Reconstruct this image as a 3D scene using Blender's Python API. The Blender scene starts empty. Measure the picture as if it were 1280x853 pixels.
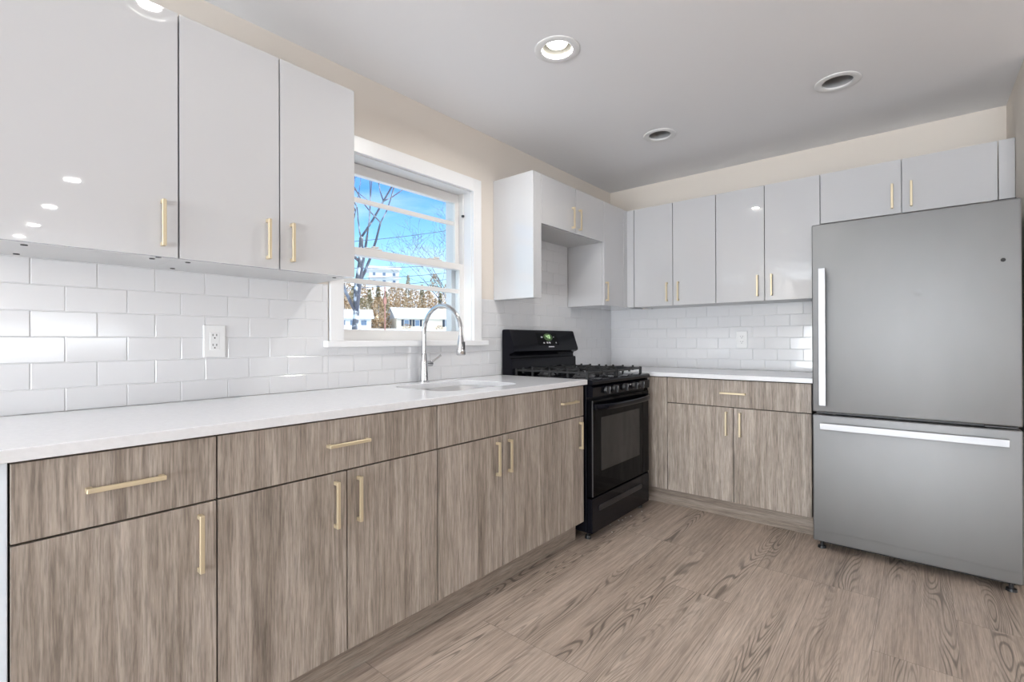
import bpy, bmesh, math, random
from mathutils import Vector, Matrix

random.seed(7)
S = bpy.context.scene
COL = S.collection

# ------------------------------------------------------------------ camera
cam_d = bpy.data.cameras.new('camera')
cam = bpy.data.objects.new('camera', cam_d)
COL.objects.link(cam)
S.camera = cam
YAW, PITCH, ROLL = 0.6977, 0.0029, -0.0037
F = Vector((-math.sin(YAW)*math.cos(PITCH), math.cos(YAW)*math.cos(PITCH), math.sin(PITCH)))
R0 = Vector((math.cos(YAW), math.sin(YAW), 0)); U0 = R0.cross(F)
R = R0*math.cos(ROLL) + U0*math.sin(ROLL); U = U0*math.cos(ROLL) - R0*math.sin(ROLL)
cam.matrix_world = Matrix(((R.x, U.x, -F.x, 2.0979), (R.y, U.y, -F.y, -3.8705), (R.z, U.z, -F.z, 1.1327), (0, 0, 0, 1)))
cam_d.sensor_width = 36.0
cam_d.lens = 605.473*36/1280
cam_d.shift_y = -(426.5-424.872)/1280
cam_d.clip_start = 0.05
cam_d.clip_end = 500

# ------------------------------------------------------------------ view
S.view_settings.view_transform = 'Standard'
S.view_settings.look = 'None'
S.view_settings.gamma = 1.0
S.view_settings.use_curve_mapping = False
S.view_settings.exposure = -0.04
try:
    S.cycles.use_denoising = True
    S.cycles.max_bounces = 10
    S.cycles.diffuse_bounces = 6
    S.cycles.glossy_bounces = 5
    S.cycles.transparent_max_bounces = 16
    S.cycles.sample_clamp_indirect = 8.0
except Exception:
    pass

# ------------------------------------------------------------------ sky
W = bpy.data.worlds.new('sky'); S.world = W; W.use_nodes = True
nt = W.node_tree; nt.nodes.clear()
wo = nt.nodes.new('ShaderNodeOutputWorld'); bg = nt.nodes.new('ShaderNodeBackground')
tc = nt.nodes.new('ShaderNodeTexCoord'); sx = nt.nodes.new('ShaderNodeSeparateXYZ')
rp = nt.nodes.new('ShaderNodeValToRGB')
e = rp.color_ramp.elements
e[0].position = 0.02; e[0].color = (0.62, 0.86, 0.96, 1)
e[1].position = 0.29; e[1].color = (0.10, 0.36, 0.95, 1)
m_ = rp.color_ramp.elements.new(0.13); m_.color = (0.42, 0.76, 0.97, 1)
m_ = rp.color_ramp.elements.new(0.21); m_.color = (0.24, 0.57, 0.96, 1)
m_ = rp.color_ramp.elements.new(0.50); m_.color = (0.62, 0.70, 0.80, 1)
cn = nt.nodes.new('ShaderNodeTexNoise'); cn.inputs['Scale'].default_value = 5.0; cn.inputs['Detail'].default_value = 5
cm = nt.nodes.new('ShaderNodeMapping'); cm.inputs['Scale'].default_value = (1, 1, 4)
cr = nt.nodes.new('ShaderNodeMapRange'); cr.inputs[1].default_value = 0.5; cr.inputs[2].default_value = 0.75; cr.inputs[4].default_value = 0.45
mx = nt.nodes.new('ShaderNodeMix'); mx.data_type = 'RGBA'; mx.inputs[7].default_value = (0.75, 0.88, 0.98, 1)
L = nt.links.new
L(tc.outputs['Generated'], sx.inputs[0]); L(sx.outputs['Z'], rp.inputs[0])
L(tc.outputs['Generated'], cm.inputs['Vector']); L(cm.outputs[0], cn.inputs['Vector']); L(cn.outputs[0], cr.inputs[0])
L(cr.outputs[0], mx.inputs[0]); L(rp.outputs[0], mx.inputs[6]); L(mx.outputs[2], bg.inputs['Color'])
L(bg.outputs[0], wo.inputs[0])
bg.inputs['Strength'].default_value = 1.7

# ------------------------------------------------------------------ sun, east window daylight and added fill lamps
def light(name, kind, loc, energy, color=(1, 1, 1), aim=None, **kw):
    d = bpy.data.lights.new(name, kind); d.energy = energy; d.color = color
    for k, v in kw.items(): setattr(d, k, v)
    o = bpy.data.objects.new(name, d); COL.objects.link(o); o.location = loc
    if aim is not None:
        o.rotation_euler = Vector(aim).to_track_quat('-Z', 'Z' if abs(aim[2]) < .9 else 'Y').to_euler()
    return o
H = 2.448
SUN_E, EAST_E, SOUTH_E, LIVING_FILL_E, CAN_E = 4.6, 104.0, 600.0, 10.0, 2.0
light('sun', 'SUN', (40, 30, 40), SUN_E, (1, 0.96, 0.9), aim=(-0.75, -0.35, -0.55), angle=0.01)
light('east_window_daylight', 'AREA', (7.93, -3.2, 1.4), EAST_E, (0.88, 0.945, 1.0), aim=(-1, .12, 1.0), shape='RECTANGLE', size=2.6, size_y=1.3)
light('front_fill_daylight', 'AREA', (1.9, -8.85, 1.15), SOUTH_E, (0.86, 0.935, 1.0), aim=(0, 1, .95), shape='RECTANGLE', size=3.6, size_y=1.9)  # fill from behind the camera, no window seen; set far back for even light
light('living_room_fill', 'AREA', (5.8, -8.8, 1.0), LIVING_FILL_E, (0.86, 0.935, 1.0), aim=(-.2, 1, 1.2), shape='RECTANGLE', size=2.8, size_y=1.7)  # added fill lamp that lifts the room's ambience; no door is known here
WARM = (1.0, 0.975, 0.93)

# ------------------------------------------------------------------ materials
def lin(c): return tuple(((v/255+0.055)/1.055)**2.4 if v/255 > 0.04045 else v/255/12.92 for v in c)
def mat(name, color, rough=0.5, metal=0.0, spec=0.5, coat=0.0, emis=None, es=0.0):
    m = bpy.data.materials.new(name); m.use_nodes = True
    b = m.node_tree.nodes['Principled BSDF']
    b.inputs['Base Color'].default_value = (*color, 1)
    b.inputs['Roughness'].default_value = rough
    b.inputs['Metallic'].default_value = metal
    b.inputs['Specular IOR Level'].default_value = spec
    b.inputs['Coat Weight'].default_value = coat
    b.inputs['Coat Roughness'].default_value = 0.03
    if emis:
        b.inputs['Emission Color'].default_value = (*emis, 1); b.inputs['Emission Strength'].default_value = es
    return m
def nodes(m): return m.node_tree.nodes, m.node_tree.links.new, m.node_tree.nodes['Principled BSDF']
def add_bump(m, scale, strength, dist=0.001, stretch=(1, 1, 1), detail=3):
    N, L, b = nodes(m)
    t = N.new('ShaderNodeTexCoord'); mp = N.new('ShaderNodeMapping'); mp.inputs['Scale'].default_value = stretch
    n = N.new('ShaderNodeTexNoise'); n.inputs['Scale'].default_value = scale; n.inputs['Detail'].default_value = detail
    bp = N.new('ShaderNodeBump'); bp.inputs['Strength'].default_value = strength; bp.inputs['Distance'].default_value = dist
    L(t.outputs['Object'], mp.inputs[0]); L(mp.outputs[0], n.inputs['Vector']); L(n.outputs[0], bp.inputs['Height']); L(bp.outputs[0], b.inputs['Normal'])
    return n
def mottle(m, c1, c2, scale, stretch=(1, 1, 1), lo=0.35, hi=0.65, detail=4):
    N, L, b = nodes(m)
    t = N.new('ShaderNodeTexCoord'); mp = N.new('ShaderNodeMapping'); mp.inputs['Scale'].default_value = stretch
    n = N.new('ShaderNodeTexNoise'); n.inputs['Scale'].default_value = scale; n.inputs['Detail'].default_value = detail
    r = N.new('ShaderNodeValToRGB'); r.color_ramp.elements[0].position = lo; r.color_ramp.elements[1].position = hi
    r.color_ramp.elements[0].color = (*c1, 1); r.color_ramp.elements[1].color = (*c2, 1)
    L(t.outputs['Object'], mp.inputs[0]); L(mp.outputs[0], n.inputs['Vector']); L(n.outputs[0], r.inputs[0]); L(r.outputs[0], b.inputs['Base Color'])
    return r

def wood(name, stretch, c_dark, c_mid, c_light, rough=0.45):
    """Grey-brown oak laminate: streaks run along the axis whose stretch value is small."""
    m = mat(name, c_mid, rough, spec=0.35); N, L, b = nodes(m)
    t = N.new('ShaderNodeTexCoord'); oi = N.new('ShaderNodeObjectInfo')
    off = N.new('ShaderNodeVectorMath'); off.operation = 'SCALE'; off.inputs[0].default_value = (17.3, 29.1, 11.7)
    L(oi.outputs['Random'], off.inputs['Scale'])
    ad = N.new('ShaderNodeVectorMath'); ad.operation = 'ADD'
    L(t.outputs['Object'], ad.inputs[0]); L(off.outputs[0], ad.inputs[1])
    mp = N.new('ShaderNodeMapping'); mp.inputs['Scale'].default_value = stretch; L(ad.outputs[0], mp.inputs[0])
    def noi(scale, det, ro, dist=0.0):
        n = N.new('ShaderNodeTexNoise'); n.inputs['Scale'].default_value = scale; n.inputs['Detail'].default_value = det
        n.inputs['Roughness'].default_value = ro; n.inputs['Distortion'].default_value = dist
        L(mp.outputs[0], n.inputs['Vector']); return n
    n1 = noi(1.0, 4, 0.6, 0.9); n3 = noi(4.2, 5, 0.7, 0.5); n2 = noi(15.0, 3, 0.7)
    w1 = N.new('ShaderNodeMath'); w1.operation = 'MULTIPLY'; w1.inputs[1].default_value = 0.5; L(n1.outputs[0], w1.inputs[0])
    w2 = N.new('ShaderNodeMath'); w2.operation = 'MULTIPLY_ADD'; w2.inputs[1].default_value = 0.5; L(n3.outputs[0], w2.inputs[0]); L(w1.outputs[0], w2.inputs[2])
    r = N.new('ShaderNodeValToRGB'); el = r.color_ramp.elements
    el[0].position = 0.34; el[0].color = (*c_dark, 1); el[1].position = 0.64; el[1].color = (*c_light, 1)
    k = el.new(0.49); k.color = (*c_mid, 1)
    L(w2.outputs[0], r.inputs[0])
    mr = N.new('ShaderNodeMapRange'); mr.inputs[1].default_value = 0.32; mr.inputs[2].default_value = 0.60; mr.inputs[3].default_value = 0.62; mr.inputs[4].default_value = 1.08
    L(n2.outputs[0], mr.inputs[0])
    mu = N.new('ShaderNodeMix'); mu.data_type = 'RGBA'; mu.blend_type = 'MULTIPLY'; mu.inputs[0].default_value = 1.0
    cb = N.new('ShaderNodeCombineColor')
    for i in range(3): L(mr.outputs[0], cb.inputs[i])
    L(r.outputs[0], mu.inputs[6]); L(cb.outputs[0], mu.inputs[7]); L(mu.outputs[2], b.inputs['Base Color'])
    bp = N.new('ShaderNodeBump'); bp.inputs['Strength'].default_value = 0.12; bp.inputs['Distance'].default_value = 0.001
    L(n2.outputs[0], bp.inputs['Height']); L(bp.outputs[0], b.inputs['Normal'])
    return m

def floor_mat():
    m = mat('oak_plank_floor', (0.2, 0.16, 0.13), 0.42, spec=0.4); N, L, b = nodes(m)
    t = N.new('ShaderNodeTexCoord'); s = N.new('ShaderNodeSeparateXYZ'); L(t.outputs['Object'], s.inputs[0])
    c = N.new('ShaderNodeCombineXYZ'); L(s.outputs['Y'], c.inputs['X'])
    ax = N.new('ShaderNodeMath'); ax.operation = 'ADD'; ax.inputs[1].default_value = -1.72+0.244*20; L(s.outputs['X'], ax.inputs[0]); L(ax.outputs[0], c.inputs['Y'])
    br = N.new('ShaderNodeTexBrick'); br.inputs['Scale'].default_value = 1.0
    br.inputs['Brick Width'].default_value = 1.22; br.inputs['Row Height'].default_value = 0.244
    br.inputs['Mortar Size'].default_value = 0.0011; br.inputs['Mortar Smooth'].default_value = 0.2; br.offset = 0.37; br.offset_frequency = 3
    br.inputs['Color1'].default_value = (0, 0, 0, 1); br.inputs['Color2'].default_value = (1, 1, 1, 1); br.inputs['Mortar'].default_value = (0.5, 0.5, 0.5, 1)
    L(c.outputs[0], br.inputs['Vector'])
    # every plank takes its own stretch of grain
    pv = N.new('ShaderNodeVectorMath'); pv.operation = 'SCALE'; pv.inputs[0].default_value = (13.1, 7.7, 31.0)
    sep = N.new('ShaderNodeSeparateColor'); L(br.outputs['Color'], sep.inputs[0]); L(sep.outputs[0], pv.inputs['Scale'])
    ad = N.new('ShaderNodeVectorMath'); ad.operation = 'ADD'; L(t.outputs['Object'], ad.inputs[0]); L(pv.outputs[0], ad.inputs[1])
    def noise(stretch, scale, det, ro=0.5, dist=0.0):
        mp = N.new('ShaderNodeMapping'); mp.inputs['Scale'].default_value = stretch; L(ad.outputs[0], mp.inputs[0])
        n = N.new('ShaderNodeTexNoise'); n.inputs['Scale'].default_value = scale; n.inputs['Detail'].default_value = det
        n.inputs['Roughness'].default_value = ro; n.inputs['Distortion'].default_value = dist
        L(mp.outputs[0], n.inputs['Vector']); return n
    def math_(op, a, bv=None, c2=None):
        n = N.new('ShaderNodeMath'); n.operation = op
        for i, v in enumerate((a, bv, c2)):
            if v is None: continue
            if isinstance(v, (int, float)): n.inputs[i].default_value = v
            else: L(v, n.inputs[i])
        return n.outputs[0]
    def mrange(v, a, b_, c_, d_):
        n = N.new('ShaderNodeMapRange'); n.clamp = True
        for i, x in enumerate((a, b_, c_, d_)): n.inputs[i+1].default_value = x
        L(v, n.inputs[0]); return n.outputs[0]
    g0 = noise((9.0, 0.9, 1), 1.0, 1.0)                     # smooth field whose contours are the cathedral rings
    rings = math_('SINE', math_('MULTIPLY', g0.outputs[0], 210.0))
    rl = mrange(rings, 0.1, 0.95, 0.0, 1.0)
    msk = noise((7.0, 0.8, 1), 1.0, 2.0); mk = mrange(msk.outputs[0], 0.50, 0.62, 0.0, 1.0)
    ringd = math_('MULTIPLY', rl, mk)
    st = noise((60, 1.6, 1), 1.0, 5, 0.65, 0.3)             # straight grain
    fine = noise((260, 9, 1), 1.0, 3, 0.6)
    cloud = noise((6, 0.9, 1), 1.0, 3, 0.55)
    r = N.new('ShaderNodeValToRGB'); el = r.color_ramp.elements
    el[0].position = 0.28; el[0].color = (*lin((142, 127, 115)), 1)
    el[1].position = 0.70; el[1].color = (*lin((208, 192, 178)), 1)
    k = el.new(0.5); k.color = (*lin((183, 166, 152)), 1)
    sm = math_('ADD', math_('MULTIPLY', st.outputs[0], 0.6), math_('MULTIPLY', cloud.outputs[0], 0.4))
    L(sm, r.inputs[0])
    f1 = math_('SUBTRACT', 1.0, math_('MULTIPLY', ringd, 0.54))
    f2 = mrange(fine.outputs[0], 0.3, 0.65, 0.70, 1.09)
    f3 = mrange(sep.outputs[0], 0.0, 1.0, 0.93, 1.05)
    f4 = mrange(br.outputs['Fac'], 0.0, 1.0, 1.0, 0.55)
    f = math_('MULTIPLY', math_('MULTIPLY', f1, f2), math_('MULTIPLY', f3, f4))
    cb = N.new('ShaderNodeCombineColor')
    for i in range(3): L(f, cb.inputs[i])
    mu = N.new('ShaderNodeMix'); mu.data_type = 'RGBA'; mu.blend_type = 'MULTIPLY'; mu.inputs[0].default_value = 1.0
    L(r.outputs[0], mu.inputs[6]); L(cb.outputs[0], mu.inputs[7]); L(mu.outputs[2], b.inputs['Base Color'])
    bp = N.new('ShaderNodeBump'); bp.inputs['Strength'].default_value = 0.15; bp.inputs['Distance'].default_value = 0.001
    L(f, bp.inputs['Height']); L(bp.outputs[0], b.inputs['Normal'])
    return m

M = {}
M['floor'] = floor_mat()
M['wall'] = mat('beige_wall_paint', lin((221, 213, 204)), 0.7, spec=0.2); add_bump(M['wall'], 300, 0.05)
M['ceiling'] = mat('white_ceiling_paint', lin((232, 232, 234)), 0.8, spec=0.15); add_bump(M['ceiling'], 250, 0.04)
M['trim'] = mat('white_trim_paint', lin((236, 236, 237)), 0.32, spec=0.5)
M['vinyl'] = mat('white_window_vinyl', lin((228, 226, 224)), 0.4)
M['gloss'] = mat('white_gloss_laminate', lin((197, 197, 199)), 0.03, spec=0.9); add_bump(M['gloss'], 4, 0.003)
M['carcass'] = mat('white_cabinet_carcass', lin((205, 205, 205)), 0.45)
M['gap'] = mat('grey_carcass_edge', lin((110, 110, 110)), 0.7)
M['tile'] = mat('white_glazed_tile', lin((220, 220, 222)), 0.10, spec=0.5); add_bump(M['tile'], 9, 0.10, 0.002)
M['grout'] = mat('white_grout', lin((228, 228, 229)), 0.8, spec=0.2)
M['quartz'] = mat('white_quartz', lin((236, 237, 239)), 0.16, spec=0.5); mottle(M['quartz'], lin((229, 230, 233)), lin((233, 234, 237)), 90)
WD, WM, WL = lin((126, 115, 105)), lin((164, 152, 141)), lin((190, 179, 169))
M['oakv'] = wood('oak_laminate_upright', (13, 13, 0.7), WD, WM, WL)
M['oakh'] = wood('oak_laminate_lengthwise', (.8, .8, 22), lin((122, 110, 100)), lin((150, 137, 126)), lin((168, 156, 144)))
M['dark'] = mat('dark_cabinet_inside', (0.02, 0.016, 0.013), 0.8)
M['brass'] = mat('brushed_brass', (0.66, 0.56, 0.39), 0.42, metal=0.6); add_bump(M['brass'], 200, 0.03)
M['steel'] = mat('brushed_stainless', (0.27, 0.27, 0.28), 0.55, metal=0.9)
mottle(M['steel'], (0.255, 0.257, 0.262), (0.285, 0.288, 0.293), 2.0, (1, 1, 0.5)); 
def dented(m):
    N, L, b = nodes(m)
    g = N.new('ShaderNodeNewGeometry')
    d = N.new('ShaderNodeVectorMath'); d.operation = 'DISTANCE'; d.inputs[1].default_value = (2.10, -.80, 1.361); L(g.outputs['Position'], d.inputs[0])
    r1 = N.new('ShaderNodeMapRange'); r1.interpolation_type = 'SMOOTHSTEP'; r1.inputs[1].default_value = 0.0; r1.inputs[2].default_value = 0.022; L(d.outputs['Value'], r1.inputs[0])
    sp = N.new('ShaderNodeSeparateXYZ'); L(g.outputs['Position'], sp.inputs[0])
    nz = N.new('ShaderNodeTexNoise'); nz.inputs['Scale'].default_value = 5.0; L(g.outputs['Position'], nz.inputs['Vector'])
    a = N.new('ShaderNodeMath'); a.operation = 'MULTIPLY_ADD'; a.inputs[1].default_value = 0.03; a.inputs[2].default_value = -0.120; L(nz.outputs[0], a.inputs[0])
    c = N.new('ShaderNodeMath'); c.operation = 'ADD'; L(sp.outputs['Z'], c.inputs[0]); L(a.outputs[0], c.inputs[1])
    r2 = N.new('ShaderNodeMapRange'); r2.interpolation_type = 'SMOOTHSTEP'; r2.inputs[1].default_value = -0.006; r2.inputs[2].default_value = 0.006; r2.inputs[4].default_value = 0.35; L(c.outputs[0], r2.inputs[0])
    s_ = N.new('ShaderNodeMath'); s_.operation = 'ADD'; L(r1.outputs[0], s_.inputs[0]); L(r2.outputs[0], s_.inputs[1])
    bp = N.new('ShaderNodeBump'); bp.inputs['Strength'].default_value = 0.6; bp.inputs['Distance'].default_value = 0.0022
    L(s_.outputs[0], bp.inputs['Height']); L(bp.outputs[0], b.inputs['Normal'])
dented(M['steel'])
M['handle_steel'] = mat('polished_steel_handle', (0.36, 0.36, 0.37), 0.40, metal=0.8); add_bump(M['handle_steel'], 1.0, 0.03, 0.001, (5, 5, 300))
M['chrome'] = mat('chrome', (0.58, 0.58, 0.59), 0.16, metal=1.0)
mottle(M['chrome'], (0.56, 0.56, 0.57), (0.60, 0.60, 0.61), 30)
M['sinksteel'] = mat('satin_sink_steel', (0.66, 0.66, 0.67), 0.38, metal=0.55); add_bump(M['sinksteel'], 1, 0.03, 0.001, (300, 8, 8))
M['black'] = mat('black_enamel', (0.005, 0.005, 0.008), 0.14, spec=0.16); add_bump(M['black'], 90, 0.015)
M['blackglass'] = mat('black_oven_glass', (0.003, 0.003, 0.004), 0.05, spec=0.07)
M['ovenpane'] = mat('smoked_oven_pane', (0.022, 0.022, 0.022), 0.08, spec=0.35)
M['castiron'] = mat('matte_cast_iron', (0.016, 0.016, 0.017), 0.5); add_bump(M['castiron'], 400, 0.2)
M['satinblack'] = mat('satin_black_plastic', (0.018, 0.018, 0.020), 0.35)
M['greyblack'] = mat('dark_grey_metal', (0.05, 0.05, 0.053), 0.4)
M['display'] = mat('green_lit_display', (0.02, 0.05, 0.01), 0.3, emis=(0.08, 0.20, 0.03), es=0.10)
M['digit'] = mat('glowing_digits', (0.5, 0.6, 0.4), 0.4, emis=(0.55, 0.8, 0.4), es=0.9)
M['print'] = mat('pale_grey_print', (0.55, 0.55, 0.58), 0.5)
M['plate'] = mat('white_outlet_plastic', lin((232, 232, 232)), 0.3)
M['slot'] = mat('dark_slot', (0.03, 0.03, 0.03), 0.7)
M['baffle'] = mat('dim_lamp_baffle', (0.10, 0.096, 0.08), 0.5)
M['lens'] = mat('lit_lamp_lens', (0.9, 0.9, 0.85), 0.4, emis=WARM, es=14.0)
M['canwhite'] = mat('white_can_trim', lin((226, 226, 226)), 0.4)
M['candark'] = mat('bare_metal_can', (0.33, 0.33, 0.335), 0.5, metal=0.0)
M['endpanel'] = mat('daylight_tinted_panel', lin((226, 234, 244)), 0.35)  # white panel, with the bluish daylight on it put into the base colour
# outdoors
M['snow'] = mat('snow', (0.80, 0.83, 0.88), 0.9, spec=0.1); add_bump(M['snow'], 2, 0.3, 0.1)
M['siding'] = mat('cream_siding', lin((232, 222, 205)), 0.7)
M['siding2'] = mat('pale_siding', lin((225, 225, 222)), 0.7)
M['shutter'] = mat('dark_shutters', lin((50, 58, 72)), 0.6)
M['hpane'] = mat('house_window_pane', lin((110, 130, 155)), 0.2)
M['bark'] = mat('snowy_bark', (0.2, 0.2, 0.2), 0.9); mottle(M['bark'], lin((86, 92, 104)), lin((222, 228, 238)), 3.0, lo=0.46, hi=0.60)
M['twig'] = mat('grey_twigs', lin((108, 112, 125)), 0.9); mottle(M['twig'], lin((92, 96, 110)), lin((190, 198, 212)), 2.0, lo=0.5, hi=0.7)
M['conifer'] = mat('snowy_conifer', (0.1, 0.1, 0.05), 0.9, spec=0.1); rr = mottle(M['conifer'], lin((92, 96, 70)), lin((244, 240, 234)), 1.5, lo=0.32, hi=0.70, detail=6)
k_ = rr.color_ramp.elements.new(0.48); k_.color = (*lin((160, 146, 110)), 1)
M['brownleaf'] = mat('brown_winter_leaves', (0.2, 0.15, 0.1), 0.9, spec=0.1); rr = mottle(M['brownleaf'], lin((128, 104, 78)), lin((246, 238, 230)), 1.4, lo=0.36, hi=0.72, detail=6)
k_ = rr.color_ramp.elements.new(0.50); k_.color = (*lin((200, 170, 130)), 1)
M['pole'] = mat('reddish_pole', lin((176, 128, 116)), 0.8)
M['wire'] = mat('dark_wire', lin((74, 92, 116)), 0.7)
def glass_mat():
    m = bpy.data.materials.new('window_glass'); m.use_nodes = True; N = m.node_tree.nodes; N.clear(); L = m.node_tree.links.new
    o = N.new('ShaderNodeOutputMaterial'); a = N.new('ShaderNodeBsdfTransparent'); g = N.new('ShaderNodeBsdfGlossy'); g.inputs['Roughness'].default_value = 0.02
    a.inputs['Color'].default_value = (0.97, 0.98, 0.98, 1)
    x = N.new('ShaderNodeMixShader'); x.inputs[0].default_value = 0.05
    L(a.outputs[0], x.inputs[1]); L(g.outputs[0], x.inputs[2]); L(x.outputs[0], o.inputs[0]); return m
M['glass'] = glass_mat()

# ------------------------------------------------------------------ builders
def wpos(o):
    p = Vector((0, 0, 0))
    while o is not None: p += o.location; o = o.parent
    return p
def tag(o, label=None, cat=None, group=None, kind=None):
    if label: o['label'] = label
    if cat: o['category'] = cat
    if group: o['group'] = group
    if kind: o['kind'] = kind
    return o
def thing(name, label, cat, loc, group=None):
    o = bpy.data.objects.new(name, None); COL.objects.link(o); o.location = loc; o.empty_display_size = 0.1
    return tag(o, label, cat, group)
class MB:
    """Collects shapes given in world coordinates into ONE mesh object."""
    def __init__(s): s.bm = bmesh.new()
    def box(s, a, b, bev=0.0, seg=2):
        lo = Vector([min(p, q) for p, q in zip(a, b)]); hi = Vector([max(p, q) for p, q in zip(a, b)])
        r = bmesh.ops.create_cube(s.bm, size=1.0, matrix=Matrix.Translation((lo+hi)/2) @ Matrix.Diagonal((*(hi-lo), 1)))
        if bev > 0:
            ed = list({ed for v in r['verts'] for ed in v.link_edges})
            bmesh.ops.bevel(s.bm, geom=ed, offset=bev, segments=seg, profile=0.5, affect='EDGES')
        return s
    def cyl(s, p, q, r1, r2=None, n=24, caps=True):
        p, q = Vector(p), Vector(q); d = q-p; r2 = r1 if r2 is None else r2
        mt = Matrix.Translation((p+q)/2) @ d.to_track_quat('Z', 'Y').to_matrix().to_4x4()
        bmesh.ops.create_cone(s.bm, cap_ends=caps, segments=n, radius1=r1, radius2=r2, depth=d.length, matrix=mt); return s
    def tube(s, pts, rad, n=14, caps=True):
        pts = [Vector(p) for p in pts]; rad = rad if isinstance(rad, (list, tuple)) else [rad]*len(pts)
        rings = []; up = None
        for i, p in enumerate(pts):
            t = (pts[min(i+1, len(pts)-1)]-pts[max(i-1, 0)]).normalized()
            if up is None: up = t.orthogonal().normalized()
            up = (up - t*up.dot(t)).normalized(); v = t.cross(up)
            rings.append([s.bm.verts.new(p+(up*math.cos(2*math.pi*k/n)+v*math.sin(2*math.pi*k/n))*rad[i]) for k in range(n)])
        for a, b in zip(rings, rings[1:]):
            for k in range(n): s.bm.faces.new((a[k], a[(k+1) % n], b[(k+1) % n], b[k]))
        if caps: s.bm.faces.new(rings[0][::-1]); s.bm.faces.new(rings[-1])
        return s
    def lathe(s, c, prof, n=40, axis='z'):
        c = Vector(c); rings = []
        for r, h in prof:
            ring = []
            for k in range(n):
                a = 2*math.pi*k/n; x, y = r*math.cos(a), r*math.sin(a)
                ring.append(s.bm.verts.new(c+(Vector((x, y, h)) if axis == 'z' else Vector((h, x, y)) if axis == 'x' else Vector((x, h, y)))))
            rings.append(ring)
        for a, b in zip(rings, rings[1:]):
            for k in range(n): s.bm.faces.new((a[k], a[(k+1) % n], b[(k+1) % n], b[k]))
        return s
    def prism(s, prof, f, t0, t1):
        """Closed outline extruded: f(p, q, t) gives the point."""
        a = [s.bm.verts.new(f(p, q, t0)) for p, q in prof]; b = [s.bm.verts.new(f(p, q, t1)) for p, q in prof]; n = len(prof)
        for k in range(n): s.bm.faces.new((a[k], a[(k+1) % n], b[(k+1) % n], b[k]))
        s.bm.faces.new(a[::-1]); s.bm.faces.new(b); return s
    def quad(s, *p): s.bm.faces.new([s.bm.verts.new(v) for v in p]); return s
    def build(s, name, m, parent=None, smooth=None, loc=None):
        bmesh.ops.recalc_face_normals(s.bm, faces=s.bm.faces)
        me = bpy.data.meshes.new(name)
        off = wpos(parent) if parent is not None else Vector(loc or (0, 0, 0))
        bmesh.ops.translate(s.bm, verts=s.bm.verts, vec=-off)
        s.bm.to_mesh(me); s.bm.free(); me.materials.append(m)
        o = bpy.data.objects.new(name, me); COL.objects.link(o)
        if parent is not None: o.parent = parent
        else: o.location = off
        if smooth:
            for p in me.polygons: p.use_smooth = True
            if smooth < 180:
                me.set_sharp_from_angle(angle=math.radians(smooth))
        return o

# ------------------------------------------------------------------ the room
RX, RY = 8.0, -9.0                                             # the open room beyond, to the right and behind
WIN = (-2.626, -1.752, 1.112, 2.052)                           # window opening y0 y1 z0 z1
fl = MB().box((-0.02, RY, -0.05), (RX, 0.02, 0)).build('floor', M['floor']); tag(fl, kind='structure')

CANS = [(0.857, -2.066, True), (0.838, -0.888, False), (1.789, -0.915, False), (0.868, -3.325, True)]
FARCANS = [(3.73, -3.16), (4.91, -3.16), (6.03, -3.165), (6.95, -3.2)]
def ceiling():
    bm = bmesh.new(); edges = []
    def loop(pts):
        vs = [bm.verts.new((x, y, H)) for x, y in pts]
        for i in range(len(vs)): edges.append(bm.edges.new((vs[i], vs[(i+1) % len(vs)])))
    loop([(-0.2, RY-0.1), (RX+0.1, RY-0.1), (RX+0.1, 0.1), (-0.2, 0.1)])
    for x, y, _ in CANS: loop([(x+0.078*math.cos(a*math.pi/16), y+0.078*math.sin(a*math.pi/16)) for a in range(32)])
    bmesh.ops.triangle_fill(bm, use_beauty=True, use_dissolve=False, edges=edges)
    for f in bm.faces:
        if f.normal.z > 0: f.normal_flip()
    me = bpy.data.meshes.new('ceiling'); bm.to_mesh(me); bm.free(); me.materials.append(M['ceiling'])
    o = bpy.data.objects.new('ceiling', me); COL.objects.link(o); return tag(o, kind='structure')
ceiling()
MB().box((-0.2, RY-0.1, H+0.2), (RX+0.1, 0.1, H+0.25)).build('ceiling_upper', M['dark'])['kind'] = 'structure'

y0, y1, z0, z1 = WIN
wl = MB().box((-0.2, RY-0.1, -0.05), (0, y0, H)).box((-0.2, y1, -0.05), (0, 0.1, H)).box((-0.2, y0, -0.05), (0, y1, z0)).box((-0.2, y0, z1), (0, y1, H)).build('wall_left', M['wall'])
tag(wl, kind='structure')
wb = MB().box((0, 0, -0.05), (RX+0.1, 0.1, H)).build('wall_back', M['wall']); tag(wb, kind='structure')
wr = MB().box((2.484, -0.62, 0), (2.60, 0, H)).build('wall_right', M['wall']); tag(wr, kind='structure')
wf = MB().box((0, RY-0.1, -0.05), (RX, RY, H)).build('wall_front', M['wall']); tag(wf, kind='structure')
ws = MB().box((RX, RY-0.1, -0.05), (RX+0.1, 0, H)).build('wall_side', M['wall']); tag(ws, kind='structure')

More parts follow.
